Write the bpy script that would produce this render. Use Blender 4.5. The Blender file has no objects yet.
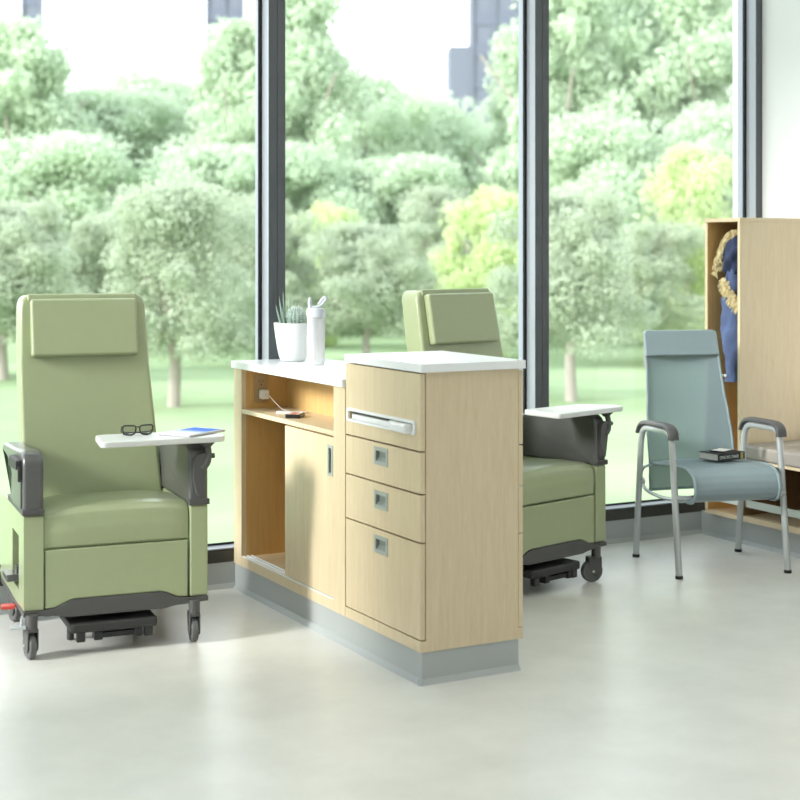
import bpy, bmesh, math, random
import numpy as np
from mathutils import Vector, Matrix
C = bpy.context.scene.collection
PI = math.pi
R = math.radians

# ------------------------------------------------------------------ helpers
class MB:
    """collects shapes into one bmesh, linked as ONE mesh object by build()"""
    def __init__(self): self.bm = bmesh.new()
    def _merge(self, b, mat=None, mi=0):
        if mat is not None: bmesh.ops.transform(b, matrix=mat, verts=b.verts)
        for f in b.faces: f.material_index = mi
        me = bpy.data.meshes.new('tmp'); b.to_mesh(me); b.free()
        self.bm.from_mesh(me); bpy.data.meshes.remove(me)
    def box(self, x0, x1, y0, y1, z0, z1, bev=0.0, seg=2, mi=0, mat=None):
        b = bmesh.new()
        bmesh.ops.create_cube(b, size=1)
        bmesh.ops.transform(b, verts=b.verts, matrix=Matrix.Translation(((x0+x1)/2, (y0+y1)/2, (z0+z1)/2)) @ Matrix.Diagonal((abs(x1-x0), abs(y1-y0), abs(z1-z0), 1)))
        if bev: bmesh.ops.bevel(b, geom=b.edges[:], offset=bev, segments=seg, affect='EDGES', profile=.5)
        self._merge(b, mat, mi); return self
    def prism(self, poly, axis, a0, a1, bev=0.0, seg=2, mi=0, mat=None, capbev=True):
        """polygon (2D list) extruded along axis 'x' (poly=(y,z)), 'y' (poly=(x,z)) or 'z' (poly=(x,y))"""
        b = bmesh.new()
        def P(p, a):
            return (a, p[0], p[1]) if axis == 'x' else (p[0], a, p[1]) if axis == 'y' else (p[0], p[1], a)
        v0 = [b.verts.new(P(p, a0)) for p in poly]; v1 = [b.verts.new(P(p, a1)) for p in poly]
        n = len(poly)
        caps = [b.faces.new(v0), b.faces.new(v1[::-1])]
        for i in range(n): b.faces.new((v0[i], v1[i], v1[(i+1) % n], v0[(i+1) % n]))
        bmesh.ops.recalc_face_normals(b, faces=b.faces[:])
        if bev:
            es = set()
            for f in caps: es.update(f.edges)
            bmesh.ops.bevel(b, geom=list(es), offset=bev, segments=seg, affect='EDGES', profile=.5)
        self._merge(b, mat, mi); return self
    def tube(self, pts, r, n=12, closed=False, mi=0, mat=None):
        pts = [Vector(p) for p in pts]
        rs = r if isinstance(r, (list, tuple)) else [r]*len(pts)
        b = bmesh.new(); rings = []; prev = None
        m = len(pts)
        for i, p in enumerate(pts):
            if closed: t = pts[(i+1) % m] - pts[i-1]
            else: t = pts[min(i+1, m-1)] - pts[max(i-1, 0)]
            t.normalize()
            if prev is None:
                u = Vector((0, 0, 1)) if abs(t.z) < .9 else Vector((1, 0, 0))
                u = (u - t*u.dot(t)).normalized()
            else:
                u = (prev - t*prev.dot(t)).normalized()
            prev = u; w = t.cross(u)
            rings.append([b.verts.new(p + (u*math.cos(2*PI*k/n) + w*math.sin(2*PI*k/n))*rs[i]) for k in range(n)])
        for i in range(m if closed else m-1):
            a, c = rings[i], rings[(i+1) % m]
            for k in range(n): b.faces.new((a[k], a[(k+1) % n], c[(k+1) % n], c[k]))
        if not closed:
            b.faces.new(rings[0][::-1]); b.faces.new(rings[-1])
        bmesh.ops.recalc_face_normals(b, faces=b.faces[:])
        self._merge(b, mat, mi); return self
    def lathe(self, prof, n=40, c=(0, 0, 0), mi=0, mat=None, axis='z'):
        b = bmesh.new(); rings = []
        for (r, z) in prof:
            rings.append([b.verts.new((r*math.cos(2*PI*k/n), r*math.sin(2*PI*k/n), z)) for k in range(n)] if r > 1e-6 else [b.verts.new((0, 0, z))])
        for a, d in zip(rings, rings[1:]):
            for k in range(n):
                q = [a[k % len(a)], a[(k+1) % n % len(a)], d[(k+1) % n % len(d)], d[k % len(d)]]
                q = list(dict.fromkeys(q))
                if len(q) > 2: b.faces.new(q)
        if len(rings[0]) > 1: b.faces.new(rings[0][::-1])
        if len(rings[-1]) > 1: b.faces.new(rings[-1])
        bmesh.ops.recalc_face_normals(b, faces=b.faces[:])
        M = Matrix.Translation(c)
        if axis == 'x': M = M @ Matrix.Rotation(PI/2, 4, 'Y')
        if axis == 'y': M = M @ Matrix.Rotation(-PI/2, 4, 'X')
        self._merge(b, M if mat is None else mat @ M, mi); return self
    def grid(self, fn, nu, nv, thick=0.0, mi=0, mat=None):
        """surface fn(u,v) u,v in 0..1; thick>0 solidifies along the normal"""
        b = bmesh.new()
        g = [[b.verts.new(fn(i/nu, j/nv)) for j in range(nv+1)] for i in range(nu+1)]
        for i in range(nu):
            for j in range(nv): b.faces.new((g[i][j], g[i+1][j], g[i+1][j+1], g[i][j+1]))
        bmesh.ops.recalc_face_normals(b, faces=b.faces[:])
        if thick: bmesh.ops.solidify(b, geom=b.faces[:], thickness=thick)
        self._merge(b, mat, mi); return self
    def build(self, name, mat, parent=None, smooth=30, label=None):
        me = bpy.data.meshes.new(name); self.bm.to_mesh(me); self.bm.free()
        for m in (mat if isinstance(mat, (list, tuple)) else [mat]): me.materials.append(m)
        if smooth:
            me.shade_smooth(); me.set_sharp_from_angle(angle=R(smooth))
        o = bpy.data.objects.new(name, me); C.objects.link(o)
        if smooth:
            wn = o.modifiers.new('weighted', 'WEIGHTED_NORMAL'); wn.keep_sharp = True; wn.weight = 70
        if parent is not None: o.parent = parent
        if label: o['label'] = label
        return o

def tag(o, label=None, cat=None, group=None, kind=None):
    if label: o['label'] = label
    if cat: o['category'] = cat
    if group: o['group'] = group
    if kind: o['kind'] = kind
    return o
def thing(name, label, cat, loc=(0, 0, 0), rz=0, group=None):
    o = bpy.data.objects.new(name, None); o.empty_display_size = .1; C.objects.link(o)
    o.location = loc; o.rotation_euler = (0, 0, R(rz))
    return tag(o, label, cat, group)
def children(o): return [c for c in bpy.data.objects if c.parent == o]
def copy_tree(o, parent=None):
    c = o.copy(); C.objects.link(c); c.parent = parent
    for ch in children(o): copy_tree(ch, c)
    return c
def arc(cx, cy, r, a0, a1, n):
    return [(cx+r*math.cos(R(a0+(a1-a0)*i/n)), cy+r*math.sin(R(a0+(a1-a0)*i/n))) for i in range(n+1)]
def rrect(x0, x1, y0, y1, r, n=5):
    return arc(x1-r, y0+r, r, -90, 0, n)+arc(x1-r, y1-r, r, 0, 90, n)+arc(x0+r, y1-r, r, 90, 180, n)+arc(x0+r, y0+r, r, 180, 270, n)
def fillet(pts, rad, n=5):
    """rounds the corners of a closed 2D polygon"""
    out = []; m = len(pts)
    for i in range(m):
        p0, p, p1 = Vector(pts[i-1]), Vector(pts[i]), Vector(pts[(i+1) % m])
        r = rad[i] if isinstance(rad, (list, tuple)) else rad
        a, b = (p0-p).normalized(), (p1-p).normalized()
        if r <= 0 or abs(a.dot(b)) > .999: out.append(tuple(p)); continue
        q0, q1 = p+a*min(r, (p0-p).length*.49), p+b*min(r, (p1-p).length*.49)
        for k in range(n+1):
            t = k/n; out.append(tuple(q0*(1-t)**2 + p*2*t*(1-t) + q1*t*t))
    return out
def smoothpath(pts, rad, n=6):
    """rounds the inner corners of an open 3D polyline"""
    pts = [Vector(p) for p in pts]; out = [pts[0]]
    for i in range(1, len(pts)-1):
        p0, p, p1 = pts[i-1], pts[i], pts[i+1]
        r = rad[i] if isinstance(rad, (list, tuple)) else rad
        q0 = p+(p0-p).normalized()*min(r, (p0-p).length*.49); q1 = p+(p1-p).normalized()*min(r, (p1-p).length*.49)
        for k in range(n+1):
            t = k/n; out.append(q0*(1-t)**2 + p*2*t*(1-t) + q1*t*t)
    out.append(pts[-1]); return out

# ------------------------------------------------------------------ materials
def new_mat(name):
    m = bpy.data.materials.new(name); m.use_nodes = True
    nt = m.node_tree; return m, nt, nt.nodes['Principled BSDF'], nt.nodes['Material Output']
def srgb(r, g, b):
    f = lambda c: (c/12.92 if c <= .04045 else ((c+.055)/1.055)**2.4)
    return (f(r/255), f(g/255), f(b/255), 1)
def plain(name, col, rough=.5, metal=0, spec=.5, bump=0, bscale=400, var=0, vscale=8):
    m, nt, p, out = new_mat(name)
    p.inputs['Base Color'].default_value = col; p.inputs['Roughness'].default_value = rough
    p.inputs['Metallic'].default_value = metal; p.inputs['Specular IOR Level'].default_value = spec
    tc = nt.nodes.new('ShaderNodeTexCoord')
    if var:
        n = nt.nodes.new('ShaderNodeTexNoise'); n.inputs['Scale'].default_value = vscale; n.inputs['Detail'].default_value = 6
        mx = nt.nodes.new('ShaderNodeMix'); mx.data_type = 'RGBA'
        mx.inputs[6].default_value = tuple(c*(1-var) for c in col[:3])+(1,); mx.inputs[7].default_value = tuple(min(1, c*(1+var)) for c in col[:3])+(1,)
        nt.links.new(tc.outputs['Object'], n.inputs['Vector']); nt.links.new(n.outputs['Fac'], mx.inputs[0]); nt.links.new(mx.outputs[2], p.inputs['Base Color'])
    if bump:
        n = nt.nodes.new('ShaderNodeTexNoise'); n.inputs['Scale'].default_value = bscale; n.inputs['Detail'].default_value = 3
        b = nt.nodes.new('ShaderNodeBump'); b.inputs['Strength'].default_value = bump; b.inputs['Distance'].default_value = .002
        nt.links.new(tc.outputs['Object'], n.inputs['Vector']); nt.links.new(n.outputs['Fac'], b.inputs['Height']); nt.links.new(b.outputs['Normal'], p.inputs['Normal'])
    return m
def wood(name, c0, c1, rough=.38, stretch=(14, 14, .9)):
    m, nt, p, out = new_mat(name)
    tc = nt.nodes.new('ShaderNodeTexCoord'); mp = nt.nodes.new('ShaderNodeMapping'); mp.inputs['Scale'].default_value = stretch
    n1 = nt.nodes.new('ShaderNodeTexNoise'); n1.inputs['Scale'].default_value = 5; n1.inputs['Detail'].default_value = 8; n1.inputs['Roughness'].default_value = .62; n1.inputs['Distortion'].default_value = .8
    n2 = nt.nodes.new('ShaderNodeTexNoise'); n2.inputs['Scale'].default_value = 26; n2.inputs['Detail'].default_value = 4
    ad = nt.nodes.new('ShaderNodeMath'); ad.operation = 'MULTIPLY_ADD'; ad.inputs[1].default_value = .45
    cr = nt.nodes.new('ShaderNodeValToRGB'); cr.color_ramp.elements[0].color = c0; cr.color_ramp.elements[1].color = c1
    cr.color_ramp.elements[0].position = .42; cr.color_ramp.elements[1].position = .95
    L = nt.links.new
    L(tc.outputs['Object'], mp.inputs['Vector']); L(mp.outputs['Vector'], n1.inputs['Vector']); L(mp.outputs['Vector'], n2.inputs['Vector'])
    L(n2.outputs['Fac'], ad.inputs[0]); L(n1.outputs['Fac'], ad.inputs[2]); L(ad.outputs[0], cr.inputs['Fac']); L(cr.outputs['Color'], p.inputs['Base Color'])
    p.inputs['Roughness'].default_value = rough
    return m
M = {}
M['maple'] = wood('maple_veneer', srgb(208, 188, 153), srgb(223, 206, 175))
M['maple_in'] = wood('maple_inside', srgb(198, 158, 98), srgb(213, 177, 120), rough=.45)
M['shaded_maple'] = wood('shadowed_box_lining', srgb(120, 92, 58), srgb(138, 106, 70), rough=.5)  # wood darkened: the shade inside the bench box is put into its colour
M['white_top'] = plain('white_solid_surface', srgb(244, 246, 248), .25)
M['vinyl'] = plain('sage_vinyl', srgb(158, 168, 130), .33, bump=.25, bscale=420, var=.03, vscale=30)
M['grey_plastic'] = plain('dark_grey_plastic', srgb(80, 79, 79), .42)
M['arm_grey'] = plain('armrest_urethane', srgb(80, 80, 80), .34, bump=.1, bscale=600)
M['charcoal'] = plain('charcoal_plastic', srgb(48, 48, 48), .5)
M['rubber'] = plain('grey_rubber', srgb(96, 96, 96), .6)
M['black'] = plain('black_plastic', srgb(24, 24, 26), .35)
M['tray_white'] = plain('tray_white', srgb(218, 220, 219), .35)
for k_ in ('vinyl', 'arm_grey'):
    p_ = M[k_].node_tree.nodes['Principled BSDF']; p_.inputs['Coat Weight'].default_value = .6; p_.inputs['Coat Roughness'].default_value = .22
M['red'] = plain('red_pedal', srgb(205, 70, 60), .45)
M['pedal_grey'] = plain('pale_pedal', srgb(175, 180, 182), .4)
M['chrome'] = plain('brushed_nickel', srgb(184, 191, 187), .35, metal=.3)
M['silver'] = plain('silver_paint', srgb(188, 192, 194), .34, metal=.35)
M['nickel_in'] = plain('nickel_recess', srgb(140, 147, 141), .45, metal=.15)
M['white_plastic'] = plain('white_plastic', srgb(236, 238, 240), .3)
M['outlet'] = plain('beige_outlet', srgb(172, 148, 114), .45)
M['mullion'] = plain('grey_aluminium', srgb(88, 91, 96), .45, metal=.1)
M['bronze'] = plain('dark_bronze_frame', srgb(60, 58, 54), .5)
M['sill_alu'] = plain('sill_aluminium', srgb(150, 156, 168), .35, metal=.3)
M['outer_cap'] = plain('pale_outer_cap', srgb(168, 173, 188), .4)
M['post_side'] = plain('silver_post', srgb(178, 183, 194), .4, metal=.2)
M['gasket'] = plain('black_gasket', srgb(12, 12, 14), .6)
M['base_grey'] = plain('grey_rubber_base', srgb(174, 178, 179), .5, var=.02)
M['wall_white'] = plain('white_wall_paint', srgb(246, 246, 248), .7, bump=.05, bscale=300)
M['cushion_grey'] = plain('grey_bench_vinyl', srgb(150, 143, 136), .42, bump=.2, bscale=300)
M['rail'] = plain('pale_shelf_rail', srgb(205, 215, 206), .3)
M['seat_blue'] = plain('blue_grey_shell', srgb(134, 150, 156), .45, bump=.15, bscale=700)
M['pot'] = plain('white_ceramic', srgb(232, 234, 236), .38)
M['soil'] = plain('dark_soil', srgb(52, 48, 38), .9, bump=.6, bscale=200)
M['moss'] = plain('green_moss', srgb(92, 130, 52), .9, bump=.6, bscale=300)
M['cactus'] = plain('grey_green_cactus', srgb(150, 172, 160), .6, var=.12, vscale=90)
M['spine'] = plain('pale_cactus_spine', srgb(216, 224, 220), .6)
M['aloe'] = plain('blue_green_leaf', srgb(150, 172, 160), .5, var=.1, vscale=40)
M['denim'] = plain('blue_denim', srgb(88, 104, 144), .85, bump=.8, bscale=60, var=.28, vscale=11)
M['navy'] = plain('navy_lining', srgb(48, 58, 90), .8)
M['fur'] = plain('beige_fur', srgb(216, 200, 156), .9, var=.25, vscale=60)
M['page'] = plain('book_pages', srgb(214, 214, 210), .8, bump=.3, bscale=500)
M['book_black'] = plain('black_book_cover', srgb(26, 26, 28), .4)
M['ink_white'] = plain('white_ink', srgb(228, 228, 222), .5)
M['olive'] = plain('olive_band', srgb(168, 160, 96), .5)
M['pink'] = plain('pale_pink_card', srgb(238, 214, 208), .4)
M['card'] = plain('white_card', srgb(244, 242, 236), .4)
M['tablet'] = plain('tablet_aluminium', srgb(178, 180, 184), .35, metal=.5)
M['bark'] = plain('tree_bark', srgb(166, 158, 150), .9, bump=.6, bscale=30, var=.12, vscale=4)

# clear drinks bottle, window glass, lens glass (thin panes: fresnel mix of clear and mirror)
def pane(name, tint, gl=.6, alpha=.0, rough=.0, diff=None):
    m, nt, p, out = new_mat(name)
    nt.nodes.remove(p)
    tr = nt.nodes.new('ShaderNodeBsdfTransparent'); tr.inputs['Color'].default_value = tint
    g = nt.nodes.new('ShaderNodeBsdfGlossy'); g.inputs['Roughness'].default_value = rough
    fr = nt.nodes.new('ShaderNodeFresnel'); fr.inputs['IOR'].default_value = 1.45
    mu = nt.nodes.new('ShaderNodeMath'); mu.operation = 'MULTIPLY'; mu.inputs[1].default_value = gl
    mx = nt.nodes.new('ShaderNodeMixShader'); L = nt.links.new
    L(fr.outputs[0], mu.inputs[0]); L(mu.outputs[0], mx.inputs[0]); L(tr.outputs[0], mx.inputs[1]); L(g.outputs[0], mx.inputs[2])
    last = mx
    if diff:
        d = nt.nodes.new('ShaderNodeBsdfDiffuse'); d.inputs['Color'].default_value = diff
        m2 = nt.nodes.new('ShaderNodeMixShader'); m2.inputs[0].default_value = alpha
        L(mx.outputs[0], m2.inputs[1]); L(d.outputs[0], m2.inputs[2]); last = m2
    L(last.outputs[0], out.inputs['Surface'])
    return m
M['glass'] = pane('window_glass', (.97, .985, .975, 1), .5)
M['clear'] = pane('clear_bottle_plastic', (.99, .99, 1, 1), .7, alpha=.30, diff=(.96, .94, .97, 1), rough=.05)
M['lens'] = pane('spectacle_lens', (.9, .92, .92, 1), 1.0)
M['mesh_back'] = pane('sling_mesh', (.78, .86, .87, 1), .15, alpha=.91, diff=srgb(132, 149, 155), rough=.4)

def floor_mat():
    m, nt, p, out = new_mat('pale_vinyl_floor'); L = nt.links.new
    tc = nt.nodes.new('ShaderNodeTexCoord')
    n = nt.nodes.new('ShaderNodeTexNoise'); n.inputs['Scale'].default_value = 3.2; n.inputs['Detail'].default_value = 9; n.inputs['Roughness'].default_value = .65
    cr = nt.nodes.new('ShaderNodeValToRGB'); cr.color_ramp.elements[0].position = .3; cr.color_ramp.elements[1].position = .72
    cr.color_ramp.elements[0].color = srgb(220, 219, 214); cr.color_ramp.elements[1].color = srgb(234, 233, 228)
    L(tc.outputs['Object'], n.inputs['Vector']); L(n.outputs['Fac'], cr.inputs['Fac']); L(cr.outputs['Color'], p.inputs['Base Color'])
    n2 = nt.nodes.new('ShaderNodeTexNoise'); n2.inputs['Scale'].default_value = 7; n2.inputs['Detail'].default_value = 5
    mr = nt.nodes.new('ShaderNodeMapRange'); mr.inputs['To Min'].default_value = .24; mr.inputs['To Max'].default_value = .4
    L(tc.outputs['Object'], n2.inputs['Vector']); L(n2.outputs['Fac'], mr.inputs['Value']); L(mr.outputs[0], p.inputs['Roughness'])
    p.inputs['Specular IOR Level'].default_value = .5
    return m
M['floor'] = floor_mat()

def leaf_mat(name, col, col2):
    m, nt, p, out = new_mat(name); nt.nodes.remove(p); L = nt.links.new
    tc = nt.nodes.new('ShaderNodeTexCoord'); n = nt.nodes.new('ShaderNodeTexNoise'); n.inputs['Scale'].default_value = .9; n.inputs['Detail'].default_value = 4
    mx = nt.nodes.new('ShaderNodeMix'); mx.data_type = 'RGBA'; mx.inputs[6].default_value = col; mx.inputs[7].default_value = col2
    L(tc.outputs['Object'], n.inputs['Vector']); L(n.outputs['Fac'], mx.inputs[0])
    d = nt.nodes.new('ShaderNodeBsdfDiffuse'); t = nt.nodes.new('ShaderNodeBsdfTranslucent'); s = nt.nodes.new('ShaderNodeMixShader'); s.inputs[0].default_value = .5
    L(mx.outputs[2], d.inputs['Color']); L(mx.outputs[2], t.inputs['Color']); L(d.outputs[0], s.inputs[1]); L(t.outputs[0], s.inputs[2]); L(s.outputs[0], out.inputs['Surface'])
    return m
M['leaf_sage'] = leaf_mat('sage_leaves', srgb(182, 193, 170), srgb(208, 217, 196))  # outdoor haze is put into these pale leaf colours
M['leaf_mint'] = leaf_mat('hazed_mint_leaves', srgb(204, 219, 194), srgb(226, 237, 217))
M['leaf_lime'] = leaf_mat('yellow_green_leaves', srgb(212, 226, 172), srgb(230, 240, 202))
def lawn_mat():
    m, nt, p, out = new_mat('mown_lawn'); L = nt.links.new
    tc = nt.nodes.new('ShaderNodeTexCoord'); n = nt.nodes.new('ShaderNodeTexNoise'); n.inputs['Scale'].default_value = .35; n.inputs['Detail'].default_value = 8
    cr = nt.nodes.new('ShaderNodeValToRGB'); cr.color_ramp.elements[0].position = .35; cr.color_ramp.elements[1].position = .7
    cr.color_ramp.elements[0].color = srgb(142, 162, 124); cr.color_ramp.elements[1].color = srgb(162, 180, 141)
    L(tc.outputs['Object'], n.inputs['Vector']); L(n.outputs['Fac'], cr.inputs['Fac']); L(cr.outputs['Color'], p.inputs['Base Color'])
    p.inputs['Roughness'].default_value = .95; p.inputs['Specular IOR Level'].default_value = .1
    return m
M['lawn'] = lawn_mat()
M['tower'] = plain('blue_grey_cladding', srgb(112, 116, 132), .6)
M['tower_win'] = plain('tower_window_band', srgb(104, 109, 127), .3)

# ================================================================== THE SETTING
def struct(name, mb, m, parent=None, smooth=30):
    o = mb.build(name, m, parent, smooth)
    if parent is None: o['kind'] = 'structure'
    return o
XL, XR, YB, YW, ZC = -1.66, 5.645, -3.2, 6.185, 4.8
struct('floor', MB().box(XL-.1, XR+.15, YB, YW+.2, -.15, 0), M['floor'])
struct('ceiling', MB().box(XL-.1, XR+.15, YB-.1, YW+.2, ZC, ZC+.2), M['wall_white'])
struct('wall_right', MB().box(XR, XR+.15, YB, YW+.2, 0, ZC), M['wall_white'])
struct('wall_back', MB().box(XL-.1, XR+.15, YB-.12, YB, 0, ZC), M['wall_white'])
struct('wall_left', MB().box(XL-.1, XL, YB, 5.0, 0, ZC), M['wall_white'])  # unseen wall; its end is set to keep sun off the near drawers
# low base under the window wall, with its coved foot
bb = MB().box(XL, XR, YW, YW+.09, 0, .117)
bb.prism([(YW-.014, 0), (YW+.002, 0), (YW+.002, .022), (YW-.002, .02)], 'x', XL, XR)
struct('baseboard_back', bb, M['base_grey'])
struct('trim_1', MB().box(XL, XR, YW-.002, YW+.09, .117, .170).box(XL, XR, YW+.002, YW+.09, .170, .175), M['bronze'])
struct('trim_2', MB().box(XL, XR, YW-.001, YW+.088, .175, .18), M['sill_alu'])
# glazed bays: post on the right-hand side of each bay, pane, black gaskets
MX = [-1.66, -.202, 1.259, 2.720, 4.181, 5.642]
def post(cx, y0=YW, name='window_post'):
    m = MB()
    m.box(cx-.041, cx+.041, y0+.003, y0+.092, .18, ZC)
    return m
for i in range(5):
    a, b = MX[i], MX[i+1]
    w = MB().box(a+.03, b-.03, YW+.094, YW+.104, .165, ZC).build('window_%d' % (i+1), M['glass'], None, 0)
    w['kind'] = 'structure'
    pp = post(b).build('window_post', M['post_side'], w)
    MB().box(b-.0412, b-.002, YW-.001, YW+.003, .18, ZC).box(b+.002, b+.0412, YW-.001, YW+.003, .18, ZC).box(b-.003, b+.003, YW+.0012, YW+.003, .18, ZC).build('front_cap', M['mullion'], pp, label='dark grey front cap')
    g = MB().box(b-.056, b-.041, YW+.078, YW+.092, .18, ZC).box(a+.041, a+.056, YW+.078, YW+.092, .18, ZC).box(a+.04, b-.04, YW+.08, YW+.092, .18, .188)
    g.build('gasket', M['gasket'], w)
    MB().box(b-.044, b+.044, YW+.106, YW+.15, .12, ZC).build('outer_cap', M['outer_cap'], w)
# glazed left-hand wall (outside the picture, it lights the room)
LY = [5.0, 5.59, 6.185]
for i in range(2):
    a, b = LY[i], LY[i+1]
    w = MB().box(XL-.06, XL-.05, a+.03, b-.03, .165, ZC).build('window_%d' % (i+6), M['glass'], None, 0)
    w['kind'] = 'structure'
    MB().box(XL-.1, XL, a-.04, a+.04, .12, ZC, bev=.002, seg=1).build('window_post', M['mullion'], w)
struct('baseboard_left', MB().box(XL-.1, XL, 5.0, YW, 0, .12), M['base_grey'])
# white outer pier beyond the last pane
struct('wall_outer', MB().box(5.752, 6.0, YW+.32, YW+.36, -.8, ZC+.3), M['wall_white'])

# ================================================================== OUTDOORS
GZ = -.8
lawn = MB().grid(lambda u, v: (-140+u*330, -60+v*300, GZ + .12*math.sin(u*40)*math.sin(v*37)*(1 if v > .25 else 0)), 60, 60).build('lawn', M['lawn'])
lawn['kind'] = 'structure'

rng = np.random.default_rng(7)
def crown_mesh(name, h, w, nblob, nleaf, leaf, zlo, shape):
    """leaf blades scattered over rounded clumps that fill a crown h high and w wide (base of tree at z=0)"""
    V = np.zeros((nblob*nleaf, 4, 3))
    for b in range(nblob):
        t = rng.random()
        ang = rng.random()*2*PI
        zz = zlo+(1-zlo)*(t+.08*rng.normal())
        prof = {'dome': math.sqrt(max(.02, 1-((t-.38)/.64)**2)), 'tall': math.sqrt(max(.02, 1-((t-.42)/.6)**2))*(1-.25*t), 'bush': math.sqrt(max(.05, 1-(t*.95)**2))}[shape]
        rad = w/2*prof*math.sqrt(rng.random())*(.62+.6*rng.random())
        br = w*(.045+.10*rng.random())
        c = np.array([rad*math.cos(ang), rad*math.sin(ang), min(zz*h, h-br*.8)])
        d = rng.normal(size=(nleaf, 3)); d /= np.linalg.norm(d, axis=1, keepdims=True)
        p = c + d*br*(.35+1.15*rng.random((nleaf, 1))**.8)*np.array([1.1, 1.1, .85])
        nrm = d + .8*rng.normal(size=(nleaf, 3)); nrm /= np.linalg.norm(nrm, axis=1, keepdims=True)
        r = rng.normal(size=(nleaf, 3)); u = np.cross(nrm, r); u /= np.linalg.norm(u, axis=1, keepdims=True); v = np.cross(nrm, u)
        s = leaf*(.6+.8*rng.random((nleaf, 1)))
        k = slice(b*nleaf, (b+1)*nleaf)
        V[k, 0] = p-u*s; V[k, 1] = p+v*s*.55; V[k, 2] = p+u*s; V[k, 3] = p-v*s*.55
    n = nblob*nleaf
    me = bpy.data.meshes.new(name)
    me.vertices.add(n*4); me.vertices.foreach_set('co', V.reshape(-1))
    me.loops.add(n*4); me.loops.foreach_set('vertex_index', np.arange(n*4, dtype=np.int32))
    me.polygons.add(n); me.polygons.foreach_set('loop_start', np.arange(0, n*4, 4, dtype=np.int32)); me.polygons.foreach_set('loop_total', np.full(n, 4, dtype=np.int32))
    me.update(calc_edges=True); me.validate()
    return me
def trunk_mesh(name, h, r, seed):
    q = random.Random(seed); m = MB()
    fork = h*.42
    m.tube([(0, 0, -.3), (.02*h*q.uniform(-1, 1), 0, fork*.5), (.03*h*q.uniform(-1, 1), .02*h, fork)], [r*1.25, r, r*.9], 10)
    for k in range(5):
        a = k*2*PI/5+q.random(); L = h*q.uniform(.22, .34)
        m.tube([(0, 0, fork*.92), (math.cos(a)*L*.35, math.sin(a)*L*.35, fork+L*.55), (math.cos(a)*L*.75, math.sin(a)*L*.75, fork+L*1.1)], [r*.6, r*.4, r*.18], 8)
    o = m.build(name, M['bark']); me = o.data; bpy.data.objects.remove(o); return me
# kinds: 0 round sage tree, 1 tall pale tree, 2 broad pale tree, 3 yellow-green bush
KIND = [
    dict(h=5.0, w=4.2, me=crown_mesh('foliage_sage', 5.0, 4.2, 70, 480, .06, .30, 'dome'), tr=trunk_mesh('trunk_sage', 5.0, .13, 1), mat='leaf_sage'),
    dict(h=11.0, w=5.6, me=crown_mesh('foliage_tall', 11.0, 5.6, 95, 420, .12, .16, 'tall'), tr=trunk_mesh('trunk_tall', 11.0, .2, 2), mat='leaf_mint'),
    dict(h=9.0, w=7.0, me=crown_mesh('foliage_broad', 9.0, 7.0, 95, 420, .12, .14, 'dome'), tr=trunk_mesh('trunk_broad', 9.0, .22, 3), mat='leaf_mint'),
    dict(h=4.5, w=3.8, me=crown_mesh('foliage_bush', 4.5, 3.8, 60, 420, .07, .06, 'bush'), tr=trunk_mesh('trunk_bush', 4.5, .1, 4), mat='leaf_lime')]
for k in KIND: k['me'].materials.append(M[k['mat']])
def tree(kind, x, y, h, w, rz, label, grp, name='tree'):
    k = KIND[kind]
    t = thing(name, label, 'bush' if kind == 3 else 'tree', (x, y, GZ), rz, grp)
    f = bpy.data.objects.new('foliage', k['me']); C.objects.link(f); f.parent = t
    tr = bpy.data.objects.new('trunk', k['tr']); C.objects.link(tr); tr.parent = t
    sx, sz = w/k['w'], h/k['h']
    f.scale = (sx, sx, sz); tr.scale = (sz, sz, sz)
    return t
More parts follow.
